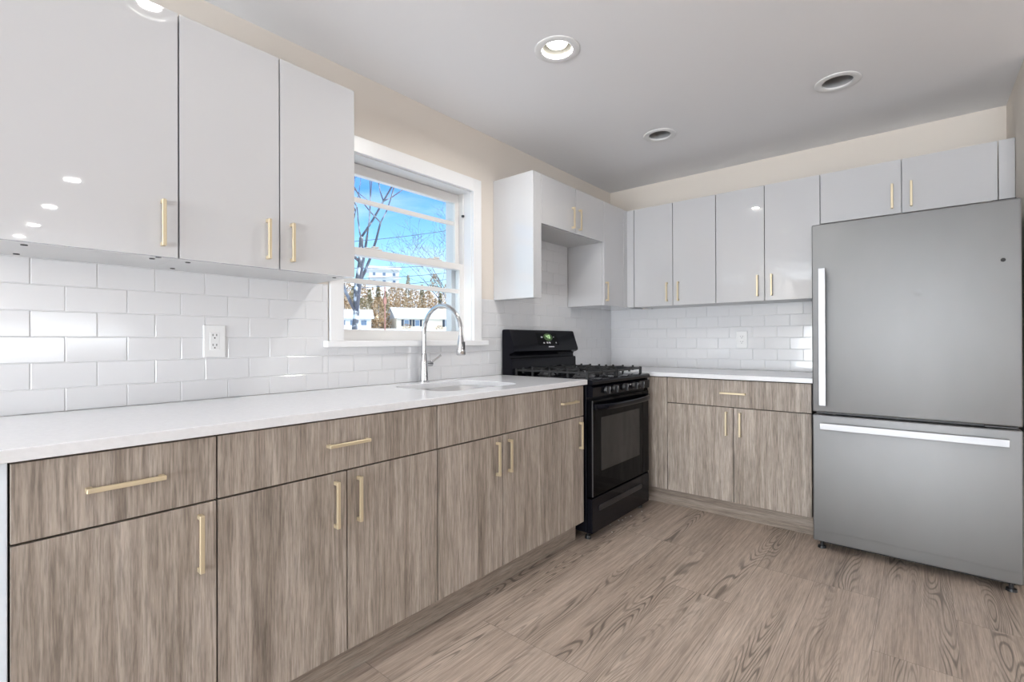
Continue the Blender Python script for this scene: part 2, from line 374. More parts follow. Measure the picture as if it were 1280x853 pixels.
# tiles: one glazed, slightly pillowed brick each, on a bed of grout
def tiles(name, parent, regions, pitch, phase, P):
    g = MB(); gb = MB(); rnd = random.Random(3)
    for a0, a1, b0, b1 in regions:
        g.quad(P(a0, b0, .0058), P(a1, b0, .0058), P(a1, b1, .0058), P(a0, b1, .0058))
        k0 = math.floor((1.396-b1)/.0815)-1
        for k in range(k0, k0+14):
            zt, zb = 1.396-.0815*k, 1.396-.0815*(k+1)
            j = math.floor((a0-phase)/pitch)-2
            while True:
                s0 = phase+pitch*(j+(0.5 if k % 2 else 0)); s1 = s0+pitch; j += 1
                if s0 > a1: break
                u0, u1, v0, v1 = max(s0+.0007, a0), min(s1-.0007, a1), max(zb+.0007, b0), min(zt-.0007, b1)
                if u1-u0 < .006 or v1-v0 < .006: continue
                t = [rnd.uniform(-.00035, .00035) for _ in range(2)]
                def h(u, v): return .0078+t[0]*(u-(s0+s1)/2)/.08+t[1]*(v-(zt+zb)/2)/.04
                i = .0022
                o = [gb.bm.verts.new(P(u, v, .0062)) for u, v in ((u0, v0), (u1, v0), (u1, v1), (u0, v1))]
                n = [gb.bm.verts.new(P(u, v, h(u, v))) for u, v in ((u0+i, v0+i), (u1-i, v0+i), (u1-i, v1-i), (u0+i, v1-i))]
                gb.bm.faces.new(n)
                for q in range(4): gb.bm.faces.new((o[q], o[(q+1) % 4], n[(q+1) % 4], n[q]))
    t = gb.build(name, M['tile'], parent); g.build('grout', M['grout'], t)
tiles('tile_backsplash', wl, [(-4.4, -2.70, .914, 1.398), (-2.70, -1.68, .914, 1.108), (-1.68, -.006, .914, 1.398), (-1.47, -.70, 1.398, 1.862)], .159, -3.522, lambda a, b, d: (d, a, b))
tiles('tile_backsplash', wb, [(.006, 1.66, .914, 1.398)], .162, 1.247-.081, lambda a, b, d: (a, -d, b))

# ------------------------------------------------------------------ window
win = bpy.data.objects.new('window_1', None); COL.objects.link(win); win.location = (0, (y0+y1)/2, z0); win['kind'] = 'structure'
cy0, cy1, cz1 = -2.694, -1.683, 2.130
MB().box((0, cy0, 1.137), (.02, y0, cz1), .002).box((0, y1, 1.137), (.02, cy1, cz1), .002).box((0, y0, z1), (.02, y1, cz1), .002).build('casing', M['trim'], win)
MB().box((-.06, y0, 1.112), (.0, y1, 1.138)).box((0, -2.724, 1.107), (.042, -1.640, 1.138), .006, 3).build('stool', M['trim'], win)
MB().box((-.2, y0, 1.138), (0, y0+.004, z1)).box((-.2, y1-.004, 1.138), (0, y1, z1)).box((-.2, y0, z1-.004), (0, y1, z1)).box((-.2, y0, 1.10), (-.06, y1, 1.132)).build('jamb', M['trim'], win)
# side tracks and head of the vinyl unit
a, b = y0+.004, y1-.004
MB().box((-.10, a, 1.132), (-.062, a+.008, z1-.004)).box((-.10, b-.008, 1.132), (-.062, b, z1-.004)).box((-.19, a, 1.132), (-.14, a+.034, z1-.004)).box((-.19, b-.034, 1.132), (-.14, b, z1-.004)).box((-.19, a, z1-.03), (-.14, b, z1-.004)).box((-.19, a, 1.132), (-.14, b, 1.165)).build('window_frame', M['vinyl'], win)
MB().box((-.064, b-.020, 1.90), (-.050, b-.006, 1.913), .002).build('track_stop', M['greyblack'], win)
def sash(name, xf, t, za, zb, ga, gb_, mz, ins):
    u, v = a+ins, b-ins
    m = MB().box((xf-t, u, za), (xf, u+.034, zb), .003).box((xf-t, v-.034, za), (xf, v, zb), .003)
    m.box((xf-t, u+.03, za), (xf, v-.03, ga), .003).box((xf-t, u+.03, gb_), (xf, v-.03, zb), .003)
    s = m.build(name, M['vinyl'], win)
    MB().box((xf-t*.75, u+.03, mz-.0125), (xf-t*.25, v-.03, mz+.0125), .003).build('muntin', M['vinyl'], s)
    MB().box((xf-t*.55, u+.03, ga-.004), (xf-t*.45, v-.03, gb_+.004)).build('pane', M['glass'], s)
    return s
us = sash('upper_sash', -.100, .036, 1.575, z1-.006, 1.615, 1.990, 1.864, .006)
ls = sash('lower_sash', -.064, .034, 1.134, 1.610, 1.194, 1.571, 1.440, .002)
for yy in (-2.40, -1.98):
    MB().box((-.088, yy-.05, 1.610), (-.066, yy+.05, 1.618), .003).cyl((-.077, yy, 1.618), (-.077, yy, 1.628), .011, .008, 14).box((-.082, yy-.006, 1.621), (-.066, yy+.030, 1.629), .002).build('sash_lock', M['vinyl'], ls, 40)

# ------------------------------------------------------------------ cabinets
ZCB, ZCT, DC, DB, DK, DU, ZUB, ZUT = .886, .914, .668, .6526, .5966, .3248, 1.3962, 2.1641
ZG, ZD0, ZD1 = .710, .1156, .8800
def handle(parent, side, a, b, vertical, ln=.150):
    """Square brass bar pull on two posts; side 'L' faces +x at depth d, 'B' faces -y."""
    d = DB if parent_depth[0] == 'base' else DU
    w, t, so = .0055, .009, .024
    m = MB()
    def bx(o0, o1, s0, s1, q0, q1, bev=.001):
        if side == 'L': m.box((d+o0, s0, q0), (d+o1, s1, q1), bev, 1)
        else: m.box((s0, -d-o0, q0), (s1, -d-o1, q1), bev, 1)
    h = ln/2
    if vertical:
        bx(so-t, so, a-w, a+w, b-h, b+h)
        for s in (-1, 1): bx(-.001, so-t+.001, a-w, a+w, b+s*(h-.006)-.006, b+s*(h-.006)+.006)
    else:
        bx(so-t, so, a-h, a+h, b-w, b+w)
        for s in (-1, 1): bx(-.001, so-t+.001, a+s*(h-.006)-.006, a+s*(h-.006)+.006, b-w, b+w)
    return m.build('handle', M['brass'], parent)
parent_depth = ['base']
def front(name, parent, side, d, a0, a1, b0, b1, m, gap=.0022, th=.019, bev=.0012):
    a0 += gap; a1 -= gap
    if side == 'L': return MB().box((d-th, a0, b0), (d, a1, b1), bev, 2).build(name, m, parent)
    return MB().box((a0, -d, b0), (a1, -d+th, b1), bev, 2).build(name, m, parent)

def base_cabinet(label, side, a0, a1, doors, drawer_handle, joints):
    """doors: list of (from, to, handle position or None)."""
    parent_depth[0] = 'base'; c = (a0+a1)/2
    t = thing('base_cabinet', label, 'cabinet', (DB/2, c, 0) if side == 'L' else (c, -DB/2, 0))
    if side == 'L' and not drawer_handle:                       # open inside, round the sink bowl
        m = MB()
        for p, q in ((a0+.001, a0+.017), (a1-.017, a1-.001)): m.box((.010, p, ZD0), (DB-.021, q, ZCB-.001))
        m.box((.010, a0+.017, ZD0), (DB-.021, a1-.017, ZD0+.016)).box((.010, a0+.017, ZD0), (.022, a1-.017, ZCB-.001)).box((DB-.035, a0+.017, ZD0), (DB-.021, a1-.017, ZCB-.001))
        m.build('body', M['dark'], t)
    elif side == 'L': MB().box((.010, a0+.001, ZD0), (DB-.021, a1-.001, ZCB-.001)).build('body', M['dark'], t)
    else: MB().box((a0+.001, -.010, ZD0), (a1-.001, -DB+.021, ZCB-.001)).build('body', M['dark'], t)
    dr = front('drawer_front', t, side, DB, a0, a1, ZG+.0026, ZD1, M['oakv'])
    if drawer_handle: handle(dr, side, c, .799, False)
    for p, q, h in doors:
        dd = front('door', t, side, DB, p, q, ZD0, ZG-.0026, M['oakv'])
        if h is not None: handle(dd, side, h, .607, True)
    return t
base_cabinet('grey-brown oak base cabinet nearest the camera, one drawer above a single door', 'L', -3.7714, -3.3822, [(-3.7714, -3.3822, -3.424)], True, 0)
base_cabinet('oak base cabinet between the nearest cabinet and the sink cabinet, wide drawer over two doors', 'L', -3.3822, -2.6039, [(-3.3822, -2.9957, -3.038), (-2.9957, -2.6039, -2.955)], True, 0)
base_cabinet('oak sink base cabinet under the faucet, plain false drawer front without a handle', 'L', -2.6039, -1.8248, [(-2.6039, -2.2142, -2.256), (-2.2142, -1.8248, -2.173)], False, 0)
base_cabinet('narrow oak base cabinet with small drawer and door, directly left of the black range', 'L', -1.8248, -1.5219, [(-1.8248, -1.5219, -1.564)], True, 0)
base_cabinet('oak base cabinet between the black range and the refrigerator, drawer over two doors', 'B', .7812, 1.632, [(.7812, 1.2081, 1.167), (1.2081, 1.632, 1.249)], True, 0)
f_ = MB().box((.640, -DB, ZD0), (.7796, -DB+.019, ZD1), .0012).build('oak_filler', M['oakv'], None, None, (.71, -DB+.01, ZD0))
tag(f_, 'narrow upright oak filler panel beside the right edge of the black range', 'panel')
k_ = MB().box((DK-.016, -3.7714, 0), (DK, -1.5219, ZD0-.001), .001, 1).build('toe_kick', M['oakh'], None, None, (DK-.01, -2.65, 0))
tag(k_, 'long oak toe kick board under the left run of base cabinets', 'toe kick')
k_ = MB().box((.62, -DK, 0), (1.640, -DK+.016, ZD0-.001), .001, 1).build('toe_kick', M['oakh'], None, None, (1.1, -DK+.01, 0))
tag(k_, 'short oak toe kick board between the range and the refrigerator', 'toe kick')
k_ = MB().box((.02, -4.25, 0), (.646, -3.7728, ZCB-.002), .002).build('end_panel', M['endpanel'], None, None, (.33, -4.0, 0))
tag(k_, 'white panel tinted with bluish daylight under the counter at the left edge of the picture', 'panel')

HOLES = []
def wall_cabinet(label, side, a0, a1, zb, doors, extra=0.0, holes=()):
    parent_depth[0] = 'wall'; c = (a0+a1)/2
    t = thing('wall_cabinet', label, 'cabinet', (DU/2, c, zb) if side == 'L' else (c, -DU/2, zb))
    if side == 'L': MB().box((.002, a0+.0006, zb+.001), (DU-.027, a1-.0006, ZUT-.002), .0008, 1).build('body', M['carcass'], t)
    else: MB().box((a0+.0006, -.002, zb+.001), (a1-.0006, -DU+.027, ZUT-.002), .0008, 1).build('body', M['carcass'], t)
    for p, q, h, hz in doors:
        dd = front('door', t, side, DU, p, q, zb, ZUT, M['gloss'], .0023)
        if h is not None: handle(dd, side, h, hz, True, .142)
    for hx, hy in holes:
        MB().cyl((hx, hy, zb-.001), (hx, hy, zb+.004), .0075, n=16).build('cover_cap', M['slot'], t)
    return t
HZ = ZUB+.102
wall_cabinet('white gloss wall cabinet nearest the camera, at the left edge of the picture', 'L', -3.79, -3.3779, ZUB, [(-3.79, -3.3779, -3.421, HZ)], holes=((.299, -3.425), (.251, -3.43), (.255, -3.715), (.05, -3.714)))
wall_cabinet('white gloss two-door wall cabinet on the left side of the window', 'L', -3.3779, -2.7581, ZUB, [(-3.3779, -3.0646, -3.108, HZ), (-3.0646, -2.7581, -3.022, HZ)], holes=((.25, -3.332), (.06, -3.324), (.257, -2.812)))
HZO = 1.957
wall_cabinet('short white gloss two-door wall cabinet above the black range', 'L', -1.469, -.6933, 1.860, [(-1.469, -1.0796, -1.122, HZO), (-1.0796, -.6933, -1.037, HZO)])
# corner cabinet, one door on the left wall and a filler strip on the back wall
parent_depth[0] = 'wall'
t = thing('wall_cabinet', 'white gloss single-door wall cabinet in the corner to the right of the range', 'cabinet', (DU/2, -.35, ZUB))
MB().box((.002, -.6927, ZUB+.001), (DU-.0198, -.002, ZUT-.002), .0008, 1).build('body', M['gloss'], t)
d_ = front('door', t, 'L', DU, -.6933, -.385, ZUB, ZUT, M['gloss'], .0023); handle(d_, 'L', -.668, HZ, True, .142)
MB().box((DU-.019, -.3832, ZUB), (DU, -DU+.002, ZUT), .001).box((DU-.019, -DU, ZUB), (.3814, -DU+.019, ZUT), .001).build('filler_strip', M['gloss'], t)
wall_cabinet('left of the two full-height white wall cabinets on the back wall, nearer the corner', 'B', .3832, 1.0056, ZUB, [(.3832, .6949, .652, HZ), (.6949, 1.0056, .738, HZ)], holes=((.42, -.07),))
wall_cabinet('right of the two full-height white wall cabinets on the back wall, next to the refrigerator', 'B', 1.0056, 1.6341, ZUB, [(1.0056, 1.3183, 1.276, HZ), (1.3183, 1.6341, 1.361, HZ)])
wall_cabinet('short white gloss two-door wall cabinet above the stainless refrigerator', 'B', 1.6341, 2.421, 1.8565, [(1.6341, 2.0297, 1.987, HZO), (2.0297, 2.421, 2.072, HZO)])
f_ = MB().box((2.4225, -DU, 1.8565), (2.482, -DU+.019, ZUT), .001).build('filler_strip', M['gloss'], None, None, (2.45, -DU+.01, 1.8565))
tag(f_, 'narrow white gloss filler strip between the refrigerator-top cabinet and the right wall', 'panel')
ep = thing('end_panel', 'tall white gloss end panel to the right of the window, left of the range cabinet', 'panel', (DU/2, -1.51, ZUB))
MB().box((.002, -1.5533, ZUB), (DU, -1.5333, ZUT), .001).build('side_panel', M['gloss'], ep)
MB().box((DU-.019, -1.5330, ZUB), (DU, -1.4705, ZUT), .001).box((.002, -1.489, ZUB+.002), (DU-.020, -1.471, ZUT-.002)).build('filler_strip', M['gloss'], ep)

# ------------------------------------------------------------------ counters
def rrect(x0, x1, y0, y1, r, n=8):
    out = []
    for cx, cy, a0 in ((x1-r, y1-r, 0), (x0+r, y1-r, 90), (x0+r, y0+r, 180), (x1-r, y0+r, 270)):
        for k in range(n+1):
            a = math.radians(a0+90*k/n); out.append((cx+r*math.cos(a), cy+r*math.sin(a)))
    return out
SINK = (.128, .538, -2.452, -1.925)
def slab(outer, holes, za, zb):
    bm = bmesh.new(); edges = []; loops = []
    for pts in [outer]+holes:
        vs = [bm.verts.new((x, y, zb)) for x, y in pts]; loops.append(vs)
        for i in range(len(vs)): edges.append(bm.edges.new((vs[i], vs[(i+1) % len(vs)])))
    bmesh.ops.triangle_fill(bm, use_beauty=True, use_dissolve=False, edges=edges)
    top = list(bm.faces)
    r = bmesh.ops.extrude_face_region(bm, geom=top)
    bmesh.ops.translate(bm, verts=[g for g in r['geom'] if isinstance(g, bmesh.types.BMVert)], vec=(0, 0, za-zb))
    m = MB(); m.bm.free(); m.bm = bm; return m
ct = slab([(.009, -4.32), (DC, -4.32), (DC, -1.5025), (.009, -1.5025)], [rrect(*SINK, .085)], ZCB, ZCT).build('countertop', M['quartz'], None, None, (.33, -2.9, ZCB))
bv = ct.modifiers.new('eased_edge', 'BEVEL'); bv.width = .0022; bv.segments = 2; bv.limit_method = 'ANGLE'; bv.angle_limit = math.radians(50)
tag(ct, 'long white quartz countertop with sink cutout along the window wall', 'countertop')
cb = MB().prism([(.009, -.009), (.009, -.738), (.60, -.738), (.60, -DC), (1.645, -DC), (1.645, -.009)], lambda p, q, t: (p, q, t), ZCB, ZCT).build('countertop', M['quartz'], None, None, (.9, -.35, ZCB))
bv = cb.modifiers.new('eased_edge', 'BEVEL'); bv.width = .0022; bv.segments = 2; bv.limit_method = 'ANGLE'; bv.angle_limit = math.radians(50)
tag(cb, 'short white quartz countertop along the back wall between range and refrigerator', 'countertop')
# support behind the corner counter, hidden by the range
cs = MB().box((.02, -.70, 0), (.60, -.02, ZCB-.001)).build('corner_cabinet', M['dark'], None, None, (.3, -.35, 0))
tag(cs, 'dark blind corner base under the counter behind the right edge of the range', 'cabinet')

# sink bowl and faucet
sk = thing('kitchen_sink', 'undermount stainless steel sink below the faucet', 'sink', ((SINK[0]+SINK[1])/2, (SINK[2]+SINK[3])/2, .68))
m = MB(); rings = []
for ins, z, r in ((-.014, ZCB-.0005, .095), (.004, ZCB-.0005, .083), (.010, ZCB-.006, .078), (.014, .72, .075), (.03, .695, .065), (.07, .686, .04)):
    rings.append([m.bm.verts.new((x, y, z)) for x, y in rrect(SINK[0]+ins, SINK[1]-ins, SINK[2]+ins, SINK[3]-ins, r)])
for p, q in zip(rings, rings[1:]):
    for k in range(len(p)): m.bm.faces.new((p[k], p[(k+1) % len(p)], q[(k+1) % len(p)], q[k]))
m.bm.faces.new(rings[-1]); m.build('bowl', M['sinksteel'], sk, 60)
MB().lathe((.33, -2.19, .686), [(.0001, .004), (.02, .004), (.038, .006), (.043, .002), (.045, .0)]).build('drain', M['chrome'], sk, 50)

fx, fy = .064, -2.18
fc = thing('kitchen_faucet', 'tall chrome gooseneck pull-down faucet behind the sink under the window', 'faucet', (fx, fy, ZCT))
MB().lathe((fx, fy, ZCT), [(.0001, 0), (.027, 0), (.027, .006), (.0215, .010), (.0195, .05), (.0165, .11), (.0140, .150), (.0125, .156), (.0001, .156)]).build('base', M['chrome'], fc, 35)
pts = [(fx, fy, ZCT+.15), (fx, fy, 1.10), (fx, fy, 1.165)]
cxx, czz, rad = fx+.142, 1.176, .142
for k in range(0, 25):
    a_ = math.pi - k/24*math.radians(168); pts.append((cxx+rad*math.cos(a_), fy, czz+rad*math.sin(a_)))
MB().tube(pts, .0115, 18).build('spout', M['chrome'], fc, 60)
ex, ez = pts[-1][0], pts[-1][2]
MB().tube([(ex-.001, fy, ez+.006), (ex+.002, fy, ez-.02), (ex+.002, fy, ez-.05)], [.0085, .0085, .0095], 16).build('hose', M['chrome'], fc, 60)
hd = MB().lathe((ex+.002, fy, ez-.142), [(.0001, 0), (.0205, 0), (.0225, .004), (.0220, .03), (.0165, .065), (.0120, .090), (.0105, .1), (.0001, .1)]).build('spray_head', M['chrome'], fc, 35)
MB().box((ex+.018, fy-.006, ez-.115), (ex+.028, fy+.006, ez-.075), .003).build('spray_button', M['satinblack'], hd)
lv = MB().cyl((fx, fy+.008, 1.012), (fx, fy+.050, 1.012), .0165, .0165, 24).cyl((fx, fy+.050, 1.012), (fx, fy+.054, 1.012), .0165, .012, 24).build('valve', M['chrome'], fc, 35)
MB().tube([(fx+.004, fy+.040, 1.018), (fx+.022, fy+.066, 1.038), (fx+.036, fy+.088, 1.058)], [.0062, .0052, .0058], 12).build('lever', M['chrome'], lv, 60)

# ------------------------------------------------------------------ outlets
def outlet(label, P, loc):
    t = thing('wall_outlet', label, 'outlet', loc)
    def bx(a0, a1, b0, b1, d0, d1, bev=0): return MB().box(P(a0, b0, d0), P(a1, b1, d1), bev, 2)
    bx(-.0385, .0385, -.062, .062, .007, .0145, .003).build('cover_plate', M['plate'], t)
    d = bx(-.0168, .0168, -.0335, .0335, .012, .0158, .001).build('receptacle', M['plate'], t)
    m = MB()
    for s in (-1, 1):
        z = s*.019
        for y_, w in ((-.0065, .0013), (.0065, .0013)): m.box(P(y_-w, z+.001, .0150), P(y_+w, z+.009, .0160))
        m.cyl(P(0, z-.0065, .0150), P(0, z-.0065, .0160), .0027, n=14)
    m.build('slots', M['slot'], d)
    return t
oc = (.0, -3.174, 1.1365)
outlet('white duplex wall outlet on the left tiled wall below the wall cabinets', lambda a, b, d: (d, oc[1]+a, oc[2]+b), oc)
od = (1.0935, 0, 1.137)
outlet('white duplex wall outlet on the back tiled wall between range and refrigerator', lambda a, b, d: (od[0]+a, -d, od[2]+b), od)

# ------------------------------------------------------------------ range
ra, rb = -1.4985, -.7450
rg = thing('gas_range', 'black freestanding gas range in the corner between the base cabinets', 'stove', (.35, (ra+rb)/2, 0))
MB().box((.030, ra+.001, .045), (.655, rb-.001, .884), .003).build('body', M['black'], rg)
for fyy in (ra+.04, rb-.04):
    for fxx in (.10, .640): MB().cyl((fxx, fyy, 0), (fxx, fyy, .018), .018, .016, 16).cyl((fxx, fyy, .018), (fxx, fyy, .05), .007, n=10).build('foot', M['satinblack'], rg, 40)
MB().prism([(.030, .885), (.030, .912), (.680, .912), (.694, .908), (.699, .899), (.697, .884), (.690, .880)], lambda p, q, t: (p, t, q), ra, rb).build('cooktop', M['black'], rg, 30)
cp = MB().prism([(.655, .812), (.655, .878), (.686, .876), (.698, .868), (.695, .815), (.688, .812)], lambda p, q, t: (p, t, q), ra+.004, rb-.004).build('control_panel', M['black'], rg, 30)
MB().box((.6955, -1.045, .852), (.6975, -1.020, .860)).build('panel_print', M['print'], cp)
for ky in (-1.345, -1.250, -1.120, -.985, -.892):
    kb = MB().lathe((.695, ky, .845), [(.0001, .020), (.017, .020), (.020, .016), (.0225, .002), (.0225, 0)], 28, 'x').build('knob', M['satinblack'], cp, 35)
    MB().box((.708, ky-.0055, .824), (.727, ky+.0055, .866), .003).build('grip', M['satinblack'], kb)
    MB().box((.7268, ky-.0012, .848), (.7276, ky+.0012, .864)).build('pointer', M['print'], kb)
    MB().box((.6962, ky-.030, .857), (.6972, ky-.025, .862)).build('marking', M['print'], cp)
od_ = MB().box((.655, ra+.003, .248), (.692, rb-.003, .797), .006, 3).build('oven_door', M['blackglass'], rg)
MB().box((.6905, -1.395, .382), (.6935, -.892, .690), .002).build('oven_window', M['ovenpane'], od_)
hp = []
for k in range(25):
    s = k/24; yy = ra+.03+(rb-ra-.06)*s
    hp.append((.700+.038*(1-(2*s-1)**6)+.004*math.sin(math.pi*s), yy, .757-.004*(1-(2*s-1)**2)))
m = MB(); rr_ = []
for i, p in enumerate(hp):
    rr_.append([m.bm.verts.new((p[0]+.010*math.cos(a_), p[1], p[2]+.017*math.sin(a_))) for a_ in [2*math.pi*k/14 for k in range(14)]])
for p, q in zip(rr_, rr_[1:]):
    for k in range(14): m.bm.faces.new((p[k], p[(k+1) % 14], q[(k+1) % 14], q[k]))
m.bm.faces.new(rr_[0]); m.bm.faces.new(rr_[-1][::-1])
for yy in (hp[0][1], hp[-1][1]): m.box((.688, yy-.011, .740), (.708, yy+.011, .774), .004)
m.build('oven_handle', M['black'], od_, 50)
MB().box((.690, ra+.003, .252), (.6945, ra+.010, .793), .001).build('edge_trim', M['greyblack'], od_)
dw = MB().box((.655, ra+.003, .042), (.690, rb-.003, .238), .005, 3).build('storage_drawer', M['black'], rg)
# moulded finger grip, a long rounded ridge
gp = []; 
m = MB()
ol = []
for k in range(13): a_ = math.radians(90+180*k/12); ol.append((ra+.075+.016+.016*math.cos(a_), .172+.016*math.sin(a_)))
for k in range(13): a_ = math.radians(-90+180*k/12); ol.append((rb-.13+.016*math.cos(a_), .172+.016*math.sin(a_)))
m.prism(ol, lambda p, q, t: (t, p, q), .688, .6935).build('finger_grip', M['satinblack'], dw, 30)
# backguard
bgp = [(.025, .910), (.025, 1.203), (.035, 1.208), (.078, 1.208), (.086, 1.203), (.1280, 1.083), (.1270, 1.066), (.115, 1.058), (.090, 1.050), (.084, 1.036), (.088, 1.022), (.104, 1.018), (.108, 1.008), (.108, .910)]
bg_ = MB().prism(bgp, lambda p, q, t: (p, t, q), ra+.002, rb-.002).build('backguard', M['black'], rg, 25)
def onface(yv, s, d=.0008):                                     # point on the slanted control face, s from top (0) to bottom (1)
    n = Vector((.120, 0, .042)).normalized()
    return Vector((.086+.042*s, yv, 1.203-.120*s))+n*d
def facerect(ya, yb, s0, s1, d=.0008): return MB().quad(onface(ya, s0, d), onface(yb, s0, d), onface(yb, s1, d), onface(ya, s1, d))
pn = facerect(-1.225, -.985, .12, .83, .0004).build('keypad', M['blackglass'], bg_)
m = MB(); vs = [m.bm.verts.new(onface(-1.095+.052*math.cos(2*math.pi*k/28), .36+.22*math.sin(2*math.pi*k/28), .0010)) for k in range(28)]; m.bm.faces.new(vs); m.build('clock_display', M['display'], bg_)
# clock digits drawn as seven-segment strokes
SEG = {'4': 'bcfg', '3': 'abcdg'}
m = MB()
def digit(ch, yc, sc, w, h, th):
    segs = {'a': (-w, w, -h, -h), 'g': (-w, w, 0, 0), 'd': (-w, w, h, h), 'f': (-w, -w, -h, 0), 'b': (w, w, -h, 0), 'e': (-w, -w, 0, h), 'c': (w, w, 0, h)}
    for k in SEG[ch]:
        p0, p1, q0, q1 = segs[k]
        m.quad(onface(yc+p0-th, sc+q0-th*8, .0016), onface(yc+p1+th, sc+q0-th*8, .0016), onface(yc+p1+th, sc+q1+th*8, .0016), onface(yc+p0-th, sc+q1+th*8, .0016))
digit('4', -1.108, .34, .008, .085, .0022); digit('3', -1.083, .34, .008, .085, .0022)
m.build('clock_digits', M['digit'], bg_)
for yc, s0, s1, w in ((-1.170, .33, .40, .010), (-1.028, .33, .38, .006), (-1.160, .66, .73, .008), (-1.120, .64, .73, .009), (-1.093, .64, .73, .009), (-1.015, .66, .72, .006)):
    MB().quad(onface(yc-w, s0), onface(yc+w, s0), onface(yc+w, s1), onface(yc-w, s1)).build('key_print', M['print'], bg_)
facerect(-1.118, -1.052, .895, .950, .0008).build('badge', M['print'], bg_)
# burners and grates
for bx_, by_, br_ in ((.24, -1.305, .040), (.52, -1.305, .048), (.24, -.935, .036), (.52, -.935, .044)):
    bu = MB().lathe((bx_, by_, .911), [(br_+.018, .002), (br_+.008, .010), (br_+.004, .012), (br_+.002, .018), (.0001, .018)], 32).build('burner', M['greyblack'], rg, 35)
    MB().lathe((bx_, by_, .929), [(br_, 0), (br_, .006), (br_-.006, .009), (.0001, .009)], 32).build('burner_cap', M['castiron'], bu, 35)
def grate(g0, g1):
    m = MB(); zt, zb_, w = .952, .940, .0055
    xa, xb = .120, .645; xm = (xa+xb)/2; gm = (g0+g1)/2
    for yy in (g0, g1): m.box((xa, yy-w, zb_), (xb, yy+w, zt), .002, 1)
    for xx in (xa, xm, xb): m.box((xx-w, g0, zb_), (xx+w, g1, zt), .002, 1)
    for xc in ((xa+xm)/2, (xm+xb)/2):
        for s in (-1, 1):
            m.box((xc-w*.9, gm+s*.040, zb_), (xc+w*.9, (g1 if s > 0 else g0), zt+.007), .002, 1)       # fingers towards each burner
            m.box((xc+s*.040, gm-w*.9, zb_), (xc+s*.125, gm+w*.9, zt+.007), .002, 1)
            for q in (-1, 1): m.box((xc+q*.075-w*.8, (g1-.055 if s > 0 else g0), zb_), (xc+q*.075+w*.8, (g1 if s > 0 else g0+.055), zt+.004), .002, 1)
    for xx in (xa, xm, xb):
        for yy in (g0, g1): m.box((xx-.008, yy-.007, .9115), (xx+.008, yy+.007, zt+.004), .002, 1)
    for xc in ((xa+xm)/2, (xm+xb)/2):
        for q in (-1, 0, 1):
            for yy in (g0, g1): m.box((xc+q*.075-.006, yy-.006, .930 if q else .9115), (xc+q*.075+.006, yy+.006, zt+.012), .002, 1)
    for xx in (xa, xb): m.box((xx-.006, gm-.006, .930), (xx+.006, gm+.006, zt+.010), .002, 1)
    for yy in (g0, g1): m.box((xm-.006, yy-.006, zt), (xm+.006, yy+.006, zt+.010), .002, 1)
    return m.build('grate', M['castiron'], rg)
grate(ra+.030, ra+.365); grate(rb-.365, rb-.030)

# ------------------------------------------------------------------ refrigerator
fa, fb, fd = 1.6555, 2.4495, -.800
fr = thing('refrigerator', 'stainless steel bottom-freezer refrigerator standing at the right edge of the picture', 'refrigerator', ((fa+fb)/2, -.42, 0))
MB().box((fa+.006, -.715, .035), (fb-.004, -.05, 1.735), .004).build('body', M['greyblack'], fr)
MB().box((fa+.02, -.735, .022), (fb-.02, -.712, .060)).build('base_grille', M['satinblack'], fr)
MB().box((fa+.012, -.730, .060), (fb-.012, -.712, 1.74)).build('gasket', M['satinblack'], fr)
rd = MB().box((fa, fd, .7440), (fb, -.728, 1.7575), .007, 3).build('refrigerator_door', M['steel'], fr, 40)
fz = MB().box((fa, fd, .0470), (fb, -.728, .7290), .007, 3).build('freezer_drawer', M['steel'], fr, 40)
m = MB().box((1.690, fd-.040, .783), (1.722, fd-.028, 1.515), .0015)
for zz in (.800, 1.480): m.box((1.697, fd-.030, zz), (1.715, fd+.003, zz+.022), .001)
m.build('handle', M['handle_steel'], rd)
m = MB().box((1.694, fd-.040, .656), (2.405, fd-.028, .690), .0015)
for xx in (1.715, 2.366): m.box((xx, fd-.030, .664), (xx+.022, fd+.003, .682), .001)
m.build('handle', M['handle_steel'], fz)
MB().cyl((2.391, fd+.002, 1.488), (2.391, fd-.0015, 1.488), .0085, n=18).build('plug', M['slot'], rd)
MB().box((2.33, -.785, .7335), (2.43, -.730, .7400), .001).build('hinge', M['greyblack'], rd)
MB().box((2.36, -.75, 1.7575), (2.44, -.70, 1.772), .004).build('hinge_cover', M['greyblack'], rd)
for xx in (fa+.035, fb-.035): MB().cyl((xx, -.755, 0), (xx, -.755, .012), .020, .018, 18).cyl((xx, -.755, .012), (xx, -.755, .05), .009, n=12).build('foot', M['satinblack'], fr, 40)

